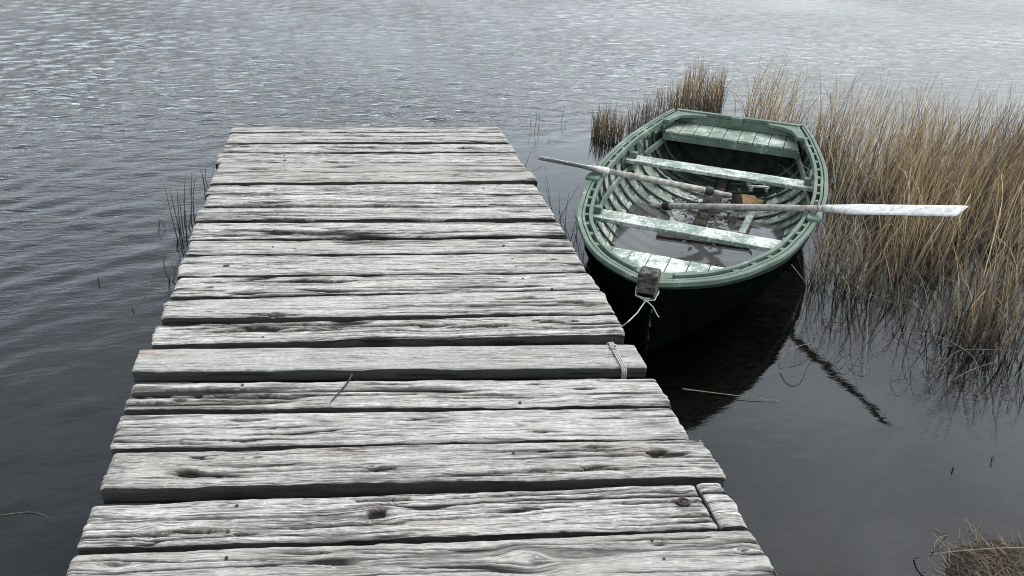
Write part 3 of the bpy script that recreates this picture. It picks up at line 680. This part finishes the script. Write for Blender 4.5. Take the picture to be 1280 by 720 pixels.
# oars (lie in the boat: things of their own)
def oar(lock, tip_px, tip_z, hand_px, label, blade_len, flat):
    Lk = toW(lock); T = P(*tip_px, tip_z); d = T-Lk; T = T-d/np.linalg.norm(d)*.03; d = T-Lk
    # extend back through the rowlock until above the handle's column
    best = min(((abs(project(Lk-d*k)[0]-hand_px[0]), k) for k in np.linspace(.2, 2.5, 500)))
    Hd = Lk-d*best[1]; ax = (T-Hd); Ln = np.linalg.norm(ax); ax /= Ln
    root = empty('oar', tuple(Hd)); tag(root, label, 'oar', 'oars laid across the rowing boat')
    rl = lambda a: ax*a
    yv = np.cross([0, 0, 1], ax); yv /= np.linalg.norm(yv); zv = np.cross(ax, yv)
    bd = yv*math.cos(flat)+zv*math.sin(flat); bn = np.cross(ax, bd)
    MB().tube([rl(0), rl(.005), rl(.06), rl(.13), rl(.14)], [.012, .017, .016, .0165, .0165], 12).build('grip', shaft_m, root, smooth=True)
    MB().tube([rl(.14), rl(.16), rl(Ln*.5), rl(Ln-blade_len)], [.017, .022, .0225, .019], 14).build('shaft', shaft_m, root, smooth=True)
    cp = [rl(a) for a in np.linspace(.145, .205, 7)]; MB().tube(cp, [.029, .033, .030, .034, .029, .033, .027], 14).build('collar', black_m, root, smooth=True)
    # blade
    m = MB(); V = []; n = 24; K = 8
    for i in range(n):
        f = i/(n-1); a = Ln-blade_len+blade_len*f; hw_ = .019+(.058-.019)*sst(0, .28, f)
        if f > .97: hw_ *= .93
        tk = .019*(1-sst(0, .45, f))+.0055
        for k in range(K):
            t = 2*math.pi*k/K+math.pi/K; V.append(rl(a+(.012*math.cos(t) if f == 1 else 0))+bd*hw_*math.copysign(abs(math.cos(t))**.6, math.cos(t))+bn*tk*math.sin(t))
    fs = [(i*K+k, i*K+(k+1) % K, (i+1)*K+(k+1) % K, (i+1)*K+k) for i in range(n-1) for k in range(K)]+[tuple(range(K))[::-1], tuple((n-1)*K+k for k in range(K))]
    m.add(V, fs).build('blade', oar_m, root, smooth=True)
    return root
def project(p):
    q = RM.T@(np.array(p)-[0, 0, CAMH]); return 640+F*q[0]/-q[2], 360-F*q[1]/-q[2]
oar(lkR, (1210, 264), .72, (812, 264), 'pale grey oar reaching over the reeds with its broad blade turned to the sky', .80, .32)
oar(lkL, (667, 196), .53, (922, 250), 'grey oar reaching out towards the jetty with its blade seen edge-on', .50, .5)

# things lying in the boat
B2 = lambda p: tuple(toW(np.array(p, float)))
bl = empty('bailer', B2((.24, 2.30, .10)), -.12); tag(bl, 'small tan plastic bailer lying on its side on the boat floor', 'bailer')
n = 16; pr = [(-.085, .050), (-.07, .060), (0, .061), (.07, .052), (.085, .032), (.10, .024), (.13, .022)]
MB().tube([(a, 0, 0) for a, _ in pr], [r for _, r in pr], n).build('body', orange_m, bl, smooth=True)
MB().tube([(a, 0, 0) for a in (-.090, -.08, -.045, -.040)], [.050, .0615, .0625, .060], n).build('stained_base', nail_m, bl, smooth=True)
MB().tube([(.12, 0, 0), (.15, 0, .0)], .021, n).build('cap', black_m, bl, smooth=True)
cr_ = empty('sunken_crate', B2((.28, 2.78, .09)), -HEAD+.3); tag(cr_, 'broken pale crate pieces lying in the shade under the stern seat', 'crate')
for k in range(3): MB().box((0, -.05+.05*k, .0+.012*k), (.16, .03, .01)).build('slat', green_floor, cr_)
MB().box((-.06, 0, -.02), (.02, .15, .03)).build('batten', green_floor, cr_); MB().box((.06, 0, -.02), (.02, .15, .03)).build('batten', green_floor, cr_)
a = toW((-.56, 2.42, .33)); b = toW((-.28, 2.30, .23))
pts = [toW(np.array([-.60, 2.50, .30])+(np.array([-.22, 2.46, .10])-np.array([-.60, 2.50, .30]))*f+np.array([0, 0, -.03*math.sin(f*3.14)])) for f in np.linspace(0, 1, 12)]
tag(MB().tube(pts, .007, 6).build('painter_rope', twig_m, smooth=True), 'dark thin rope hanging inside the boat behind the rear thwart', 'rope')
mb = MB()                                                      # sodden leaves and weed heaped on the floor boards
r3 = np.random.default_rng(11)
for k in range(260):
    s = 2.15+r3.normal(0, .24); x = .02+r3.normal(0, .16); z = max(float(zkeel(s))+.09, .045)+.02*r3.random()+.12*x*x
    a = r3.uniform(0, 6.28); l = r3.uniform(.012, .04); d = np.array([math.cos(a), math.sin(a), r3.uniform(-.3, .5)])*l; q = np.array([-d[1], d[0], r3.uniform(-.01, .01)])*.4; c0 = toW((x, s, z))
    mb.add([c0-d, c0+q, c0+d, c0-q], [(0, 1, 2, 3)])
tag(mb.build('leaf_litter', sodden), 'sodden brown leaves and weed on the boat floor', 'leaves', kind='stuff')

# mooring rope: loops round the stem post, knot, a loose tail, and the strand to the jetty edge
def rope(paths, r=.0032):
    m = MB()
    for p in paths:
        p = np.array(p, float); d = np.cumsum(np.r_[0, np.linalg.norm(np.diff(p, axis=0), axis=1)]); n = max(8, int(d[-1]/.004)); t = np.linspace(0, d[-1], n)
        q = np.stack([np.interp(t, d, p[:, k]) for k in range(3)], -1)
        m.tube(q, r*(1+.16*np.sin(t*2*math.pi/.012)), 7)
    return m
lp = [toW((.054*math.cos(a)*1.02, -.03+.054*math.sin(a), .432+.012*math.sin(a))) for a in np.linspace(0, 2*math.pi, 30)]
k0 = toW((.01, -.095, .415)); e0 = P(783, 402, DZ-.02)+[.01, 0, 0]; mid = (k0+e0)/2-[0, 0, .012]
sq = [toW((-.055, -.03, .445)), toW((-.045, -.085, .425)), k0]; sq2 = [toW((.055, -.03, .445)), toW((.05, -.085, .42)), k0]
tail = [k0, toW((.05, -.115, .40)), toW((.075, -.12, .365)), toW((.085, -.115, .35))]
kn = [k0+.011*np.array([math.cos(a), math.sin(a), .5*math.sin(2*a)]) for a in np.linspace(0, 2*math.pi, 16)]
e1 = e0+[-.06, .02, -.07]
mr = rope([lp, sq, sq2, [k0, mid, e0, e1], tail, kn]).build('mooring_rope', rope_m, smooth=True)
tag(mr, 'thin pale mooring rope tied round the bow post and running to the jetty edge', 'rope')
# lashing round the smooth plank
pA = P(763, 430.5, DZ); pB = P(779, 460.5, DZ); pa = []
for off in (-.0075, .0, .0075):
    o_ = np.array([off, 0, 0])
    pa.append([pA+o_+[-.004, .02, -.055], pA+o_+[-.002, .012, -.004], pA+o_+[0, -.002, .011], (pA+pB)/2+o_+[0, 0, .009], pB+o_+[0, .004, .0095], pB+o_+[.002, -.012, -.006], pB+o_+[.002, -.012, -.06]])
kk = pA+(pB-pA)*.22; kq = [kk+[.013*math.cos(a), .016*math.sin(a), .016] for a in np.linspace(0, 6.28, 14)]; kq2 = [kk+[-.014, -.01, .013], kk+[.0, 0, .021], kk+[.015, .013, .012]]
tag(rope(pa+[kq, kq2], .0036).build('rope_lashing', rope_m, smooth=True), 'pale rope lashed round the right end of the smooth plank', 'rope')
tg = [P(440, 468, DZ+.012), P(436, 476, DZ+.010), P(430, 484, DZ+.012), P(421, 494, DZ+.010), P(413, 503, DZ+.008)]
tag(MB().tube(tg, [.0045, .004, .0038, .003, .0022], 6).build('twig', twig_m, smooth=True), 'short dark twig lying across the cracked plank', 'twig')

# ------------------------------------------------------------------ reeds
def blades(mb, bases, hts, lean, tone, wd, bend, seg=7):
    V = mb.v; Fc = mb.f
    to = mb.a.setdefault('tone', []); he = mb.a.setdefault('height', [])
    for k in range(len(bases)):
        h = hts[k]; a = lean[k][0]; ln = lean[k][1]; bd = bend[k]; w_ = wd[k]
        ax = np.array([math.cos(a), math.sin(a)]); wdv = np.array([-ax[1], ax[0]])
        q = r4.uniform(-.9, .9); wdv = np.array([math.cos(q), math.sin(q)])
        b0 = len(V); x, y = bases[k]; z = -.06; ang = ln
        kink = seg-r4.integers(1, 4) if r4.random() < .22 else 99
        for i in range(seg+1):
            f = i/seg; ww = w_*(1-f**2.2)*.5+.0006
            V.append((x-wdv[0]*ww, y-wdv[1]*ww, z)); V.append((x+wdv[0]*ww, y+wdv[1]*ww, z))
            to += [tone[k]]*2; he += [max(z, 0)]*2
            st_ = (h+.06)/seg; x += ax[0]*math.sin(ang)*st_; y += ax[1]*math.sin(ang)*st_; z += math.cos(ang)*st_
            ang += bd*(f**1.6)
            if i == kink: ang += r4.uniform(.9, 2.0)
        for i in range(seg): Fc.append((b0+2*i, b0+2*i+1, b0+2*i+3, b0+2*i+2))
r4 = np.random.default_rng(21)
def polytest(x, y, poly):
    c = np.zeros(len(x), bool); n = len(poly); j = n-1
    for i in range(n):
        xi, yi = poly[i]; xj, yj = poly[j]
        m = ((yi > y) != (yj > y)) & (x < (xj-xi)*(y-yi)/(yj-yi+1e-12)+xi); c ^= m; j = i
    return c
def sample(poly, n, dens):
    poly = np.array(poly); lo = poly.min(0); hi = poly.max(0); out = []; c = 0
    while c < n:
        q = r4.uniform(lo, hi, (n*3, 2)); m = polytest(q[:, 0], q[:, 1], poly) & (r4.random(len(q)) < dens(q[:, 0], q[:, 1])) & ~in_hull(q[:, 0], q[:, 1], -.10)
        # stay clear of the flared gunwale
        d = q-BOW; s = d@bu; ww = np.abs(d@bw); m &= ~((s > -.05) & (s < SL+.06) & (ww < np.interp(s, _fs, _fb)+.05))
        out.append(q[m]); c += m.sum()
    return np.concatenate(out)[:n]
pix = lambda L_: [tuple(P(a, b, 0)[:2]) for a, b in L_]
bed_poly = pix([(1000, 345), (1030, 372), (1090, 386), (1170, 395), (1280, 412), (1420, 430), (1620, 420), (1500, 190), (1280, 178), (1150, 178), (1040, 185), (960, 178), (915, 172), (930, 200), (1010, 225), (1040, 262), (1030, 310)])
def dens(x, y): c = fbm(x*2.1, y*2.1, 61, 3); return np.clip(4.2*(c-.42), .02, 1)
N1 = 4300; ba = sample(bed_poly, N1, dens)
pr_ = np.array([project((x, y, 0)) for x, y in ba])
mb = MB(); hh_ = r4.uniform(.42, .90, N1)*(.80+.35*fbm(ba[:, 0]*1.1, ba[:, 1]*1.1, 71, 2)); 
cl = fbm(ba[:, 0]*1.7, ba[:, 1]*1.7, 81, 2)
ln = np.stack([r4.uniform(0, 6.28, N1), np.abs(r4.normal(0, .16, N1))], -1); bias = r4.random(N1) < .6; ln[bias, 0] = r4.normal(math.pi*.10, .6, bias.sum()); ln[bias, 1] = np.abs(r4.normal(.17, .26, bias.sum()))
tn = np.clip(r4.normal(.58, .25, N1)+(cl-.5)*.9, .02, 1)
blades(mb, ba, hh_, ln, tn, r4.uniform(.0020, .0058, N1), r4.exponential(.22, N1)*np.where(r4.random(N1) < .25, 2.2, 1))
# broken litter: stalks lying flat over the others close to the water
N2 = 1900; b2 = sample(bed_poly, N2, dens)
ln = np.stack([r4.uniform(0, 6.28, N2), r4.uniform(.25, 1.35, N2)], -1)
blades(mb, b2, r4.uniform(.25, .75, N2), ln, np.clip(r4.normal(.50, .30, N2), 0, 1), r4.uniform(.002, .005, N2), r4.normal(.05, .16, N2))
N4 = 420; fr_poly = pix([(1005, 350), (1040, 385), (1100, 415), (1180, 440), (1300, 465), (1420, 480), (1420, 420), (1280, 400), (1150, 385), (1060, 350)])
b4 = sample(fr_poly, N4, lambda x, y: np.clip(3.5*(fbm(x*3, y*3, 95, 3)-.42), .02, 1))
ln = np.stack([r4.uniform(0, 6.28, N4), np.abs(r4.normal(0, .35, N4))], -1)
blades(mb, b4, r4.uniform(.12, .62, N4), ln, np.clip(r4.normal(.40, .25, N4), 0, 1), r4.uniform(.0025, .0055, N4), r4.exponential(.25, N4))
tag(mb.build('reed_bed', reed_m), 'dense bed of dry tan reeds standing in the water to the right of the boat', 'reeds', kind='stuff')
# clumps beyond the boat's left quarter
mb = MB(); cl_poly = pix([(735, 172), (760, 195), (800, 178), (830, 150), (893, 148), (905, 135), (880, 128), (820, 140), (780, 158), (745, 160)])
N3 = 620; b3 = sample(cl_poly, N3, lambda x, y: np.clip(3.0*(fbm(x*4, y*4, 91, 2)-.38), .04, 1))
px3 = np.array([project((x, y, 0))[0] for x, y in b3])
ln = np.stack([r4.uniform(0, 6.28, N3), np.abs(r4.normal(0, .17, N3))], -1)
blades(mb, b3, r4.uniform(.5, 1., N3)*np.interp(px3, [735, 820, 860, 900], [.30, .36, .58, .52]), ln, np.clip(r4.normal(.50, .2, N3), 0, 1), r4.uniform(.003, .0065, N3), r4.exponential(.10, N3))
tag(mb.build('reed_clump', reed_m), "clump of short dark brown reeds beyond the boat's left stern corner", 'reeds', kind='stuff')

# single stems: a prototype idea per stem, each its own object
def stem(base, top, label, group, r=.0028, mid=None, mat=None):
    b = P(*base, 0); t = ray_at_y(*top, b[1]+.02)
    if t[2] < .03: t[2] = .05
    pts = []
    bow_ = np.array([r4.normal(0, .012), r4.normal(0, .012), 0])
    if mid is not None:
        m_ = ray_at_y(*mid, b[1]+.01); P3 = [b-[0, 0, .08], b, (b+m_)/2, m_, (m_+t)/2, t]
    else: P3 = [b-[0, 0, .08]]+[b+(t-b)*f+bow_*math.sin(f*math.pi) for f in np.linspace(0, 1, 6)]
    P3 = np.array(P3); o0 = P3[1].copy(); m = MB().tube(P3-o0, np.linspace(r, r*.45, len(P3)), 6); m.a['height'] = [max(0, min(1, v[2]/.5)) for v in m.v]; m.a['tone'] = [.3]*len(m.v)
    o = m.build('reed_stem', mat or stem_m, smooth=True); o.location = o0
    return tag(o, label, 'reed stem', group)
LL = [((222,300),(204,223)),((224,285),(212,234)),((228,300),(221,229)),((229,290),(224,246)),((231,282),(232,213)),((236,285),(236,227)),((239,278),(240,214)),((243,275),(245,220)),((227,310),(219,262)),((233,300),(228,240)),((256,246),(248,205)),((259,242),(253,218)),((262,238),(258,207)),((212,350),(208,313)),((216,352),(213,328))]
for b, t in LL: stem(b, t, 'thin upright green reed stem rising from the water along the left edge of the jetty', 'reed stems left of the jetty', r=.0045)
stem((262, 238), (246, 187), 'long arching reed stem bending away from the jetty at its left edge', None, .002, mid=(268, 205))
stem((655, 214), (670, 176), 'lone dark stem slanting out from behind the far right edge of the jetty', None, .0025)
stem((690, 268), (660, 217), 'broken dark reed bent double between jetty and boat', None, .0022, mid=(681, 206))
for b, t in [((697,280),(680,222)),((702,285),(699,236)),((708,300),(711,242)),((699,275),(725,230)),((712,305),(728,238)),((716,310),(718,262)),((706,298),(694,258)),((720,318),(727,262)),((724,325),(713,285)),((728,332),(735,290)),((735,345),(724,303)),((716,322),(705,280)),((740,350),(738,310)),((760,385),(744,322)),((752,372),(757,335)),((770,400),(775,345))]:
    stem(b, t, 'thin dark reed stem standing in the gap between jetty and boat', 'reed stems between jetty and boat', .0026)
for b, t in [((664,162),(663,140)),((668,163),(671,132)),((673,162),(673,136)),((701,152),(705,128)),((706,158),(708,150)),((687,176),(687,170))]:
    stem(b, t, 'thin reed stem standing alone in open water left of the brown clump', 'lone stems in the open water', .003)

# straws bent over and floating at the edge of the reed bed
def straw(p, label, group, r=.0022, zmax=.0, mat=None):
    p = np.array(p); q = []
    n = len(p); 
    for i in range(24):
        f = i/23*(n-1); k = min(int(f), n-2); g = f-k
        p0 = p[max(k-1, 0)]; p1 = p[k]; p2 = p[k+1]; p3 = p[min(k+2, n-1)]
        q.append(.5*((2*p1)+(-p0+p2)*g+(2*p0-5*p1+4*p2-p3)*g*g+(-p0+3*p1-3*p2+p3)*g**3))
    q = np.array([P(a, b, .004+zmax*math.sin(i/23*math.pi)) for i, (a, b) in enumerate(q)]); o0 = q[0].copy()
    o = MB().tube(q-o0, np.linspace(r, r*.5, 24), 6).build('floating_straw', mat or straw_m, smooth=True); o.location = o0
    return tag(o, label, 'straw', group)
straw([(853,486),(900,492),(972,501)], 'long pale straw floating in the dark reflection below the bow', None, .003, .01)
straw([(974,455),(985,438),(1010,430),(1020,432)], 'pale straw arched over the water beside the boat reflection', None, .002, .06)
straw([(975,465),(985,480),(1000,478),(1012,452)], 'dark curved stem floating just below the arched pale straw', None, .0018, .0, twig_m)
straw([(1085,380),(1084,420),(1080,470)], 'pale bent straw leaning into the water below the middle of the reed bed', None, .0018, .05)
straw([(1115,415),(1170,420),(1215,445),(1225,475)], 'long straw arching across the front edge of the reed bed', None, .0022, .08)
straw([(1210,395),(1250,380),(1290,378)], 'pale straw arch at the right edge of the photo in front of the reeds', None, .002, .12)
straw([(1170,470),(1195,440),(1240,437),(1275,440)], 'short pale straw arch low at the front right of the reed bed', None, .0018, .07)
straw([(1190,475),(1215,462),(1245,452)], 'pale bent straw end poking up at the front right of the reed bed', None, .002, .03)
for k in range(46):
    x = r4.uniform(1010, 1290); y = 395+ (x-1010)*.22+r4.uniform(-10, 60); l = r4.uniform(12, 45); a = r4.normal(-.5, .7)
    straw([(x, y), (x+l*.5*math.cos(a)+r4.normal(0, 3), y+l*.5*math.sin(a)+r4.normal(0, 3)), (x+l*math.cos(a), y+l*math.sin(a))], 'thin dark bent straw floating along the front edge of the reed bed', 'floating straws in front of the reeds', .0014, r4.uniform(0, .06), twig_m if r4.random() < .75 else straw_m)
straw([(0, 644), (40, 640), (62, 648)], 'thin straw floating on the dark water at the lower left', None, .0012)
straw([(190,345),(180,372),(166,388)], 'thin pale straw drifting left of the jetty below the green reeds', None, .0015)
for p in ([(199,274),(198,289),(206,280),(199,274)], [(123,346),(122,351),(124,355)], [(164,378),(165,384),(166,389)], [(1241,570),(1243,573),(1240,576)], [(1192,583),(1193,584)]):
    straw(p, 'tiny dark bit of stem breaking the water surface', 'tiny dark bits on the water', .0022, .02, twig_m)

# ------------------------------------------------------------------ turf tussock at the lower right
mb = MB(); c0 = P(1240, 730, 0); nt_ = 46; Vt = []
for i in range(nt_):
    for j in range(nt_):
        x = (i/(nt_-1)-.5)*.62; y = (j/(nt_-1)-.5)*.75
        d = math.hypot(x/.27, y/.33); z = .055*(1-d**2.2)+.03*(float(fbm(np.array(x*14+5), np.array(y*14+5), 33, 3))-.5)
        Vt.append((x, y, max(z, -.15)))
mb.add(Vt, [(i*nt_+j, (i+1)*nt_+j, (i+1)*nt_+j+1, i*nt_+j+1) for i in range(nt_-1) for j in range(nt_-1)])
c0 = c0+[.085, -.125, 0]
ts_root = empty('grass_tussock', tuple(c0)); tag(ts_root, 'tussock of dead matted grass at the water edge in the lower right corner', 'grass tussock')
mb.build('turf_mound', simple('dark_peat', (.006, .0045, .003), (.030, .021, .013), 40, .9, .2, (1, 1, 1), 1, .01), ts_root, smooth=True)
mb = MB(); NG = 6500; bs_ = []
while len(bs_) < NG:
    x, y = r4.uniform(-.3, .3), r4.uniform(-.36, .36)
    if (x/.27)**2+(y/.33)**2 < 1.05*r4.uniform(.6, 1.1): bs_.append((x, y))
ln = np.stack([r4.uniform(0, 6.28, NG), r4.uniform(1.0, 1.55, NG)], -1)
r5 = mb; blades(mb, bs_, r4.uniform(.015, .06, NG), ln, np.clip(r4.normal(.5, .27, NG), 0, 1), r4.uniform(.0018, .004, NG), r4.normal(.12, .12, NG), 5)
v = np.array(mb.v); dd = np.hypot(v[:, 0]/.27, v[:, 1]/.33); v[:, 2] += .055*np.clip(1-dd**2.2, 0, 1)+.035; mb.v = [tuple(p) for p in v]; mb.a['height'] = [max(.05, min(1, h*3+.05)) for h in mb.a['height']]
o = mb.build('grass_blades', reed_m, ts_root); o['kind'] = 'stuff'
straw([(1143,698),(1185,690),(1250,685),(1290,685)], 'long pale straw lying across the tussock at the lower right', None, .0028, .09)
straw([(1168,690),(1168,680),(1175,672),(1183,669)], 'small curved stem arching up beside the tussock', None, .002, .03)

# ------------------------------------------------------------------ render
S.render.engine = 'CYCLES'; S.cycles.filter_width = 1.0; S.cycles.max_bounces = 8; S.cycles.transparent_max_bounces = 12; S.cycles.glossy_bounces = 4; S.cycles.diffuse_bounces = 3
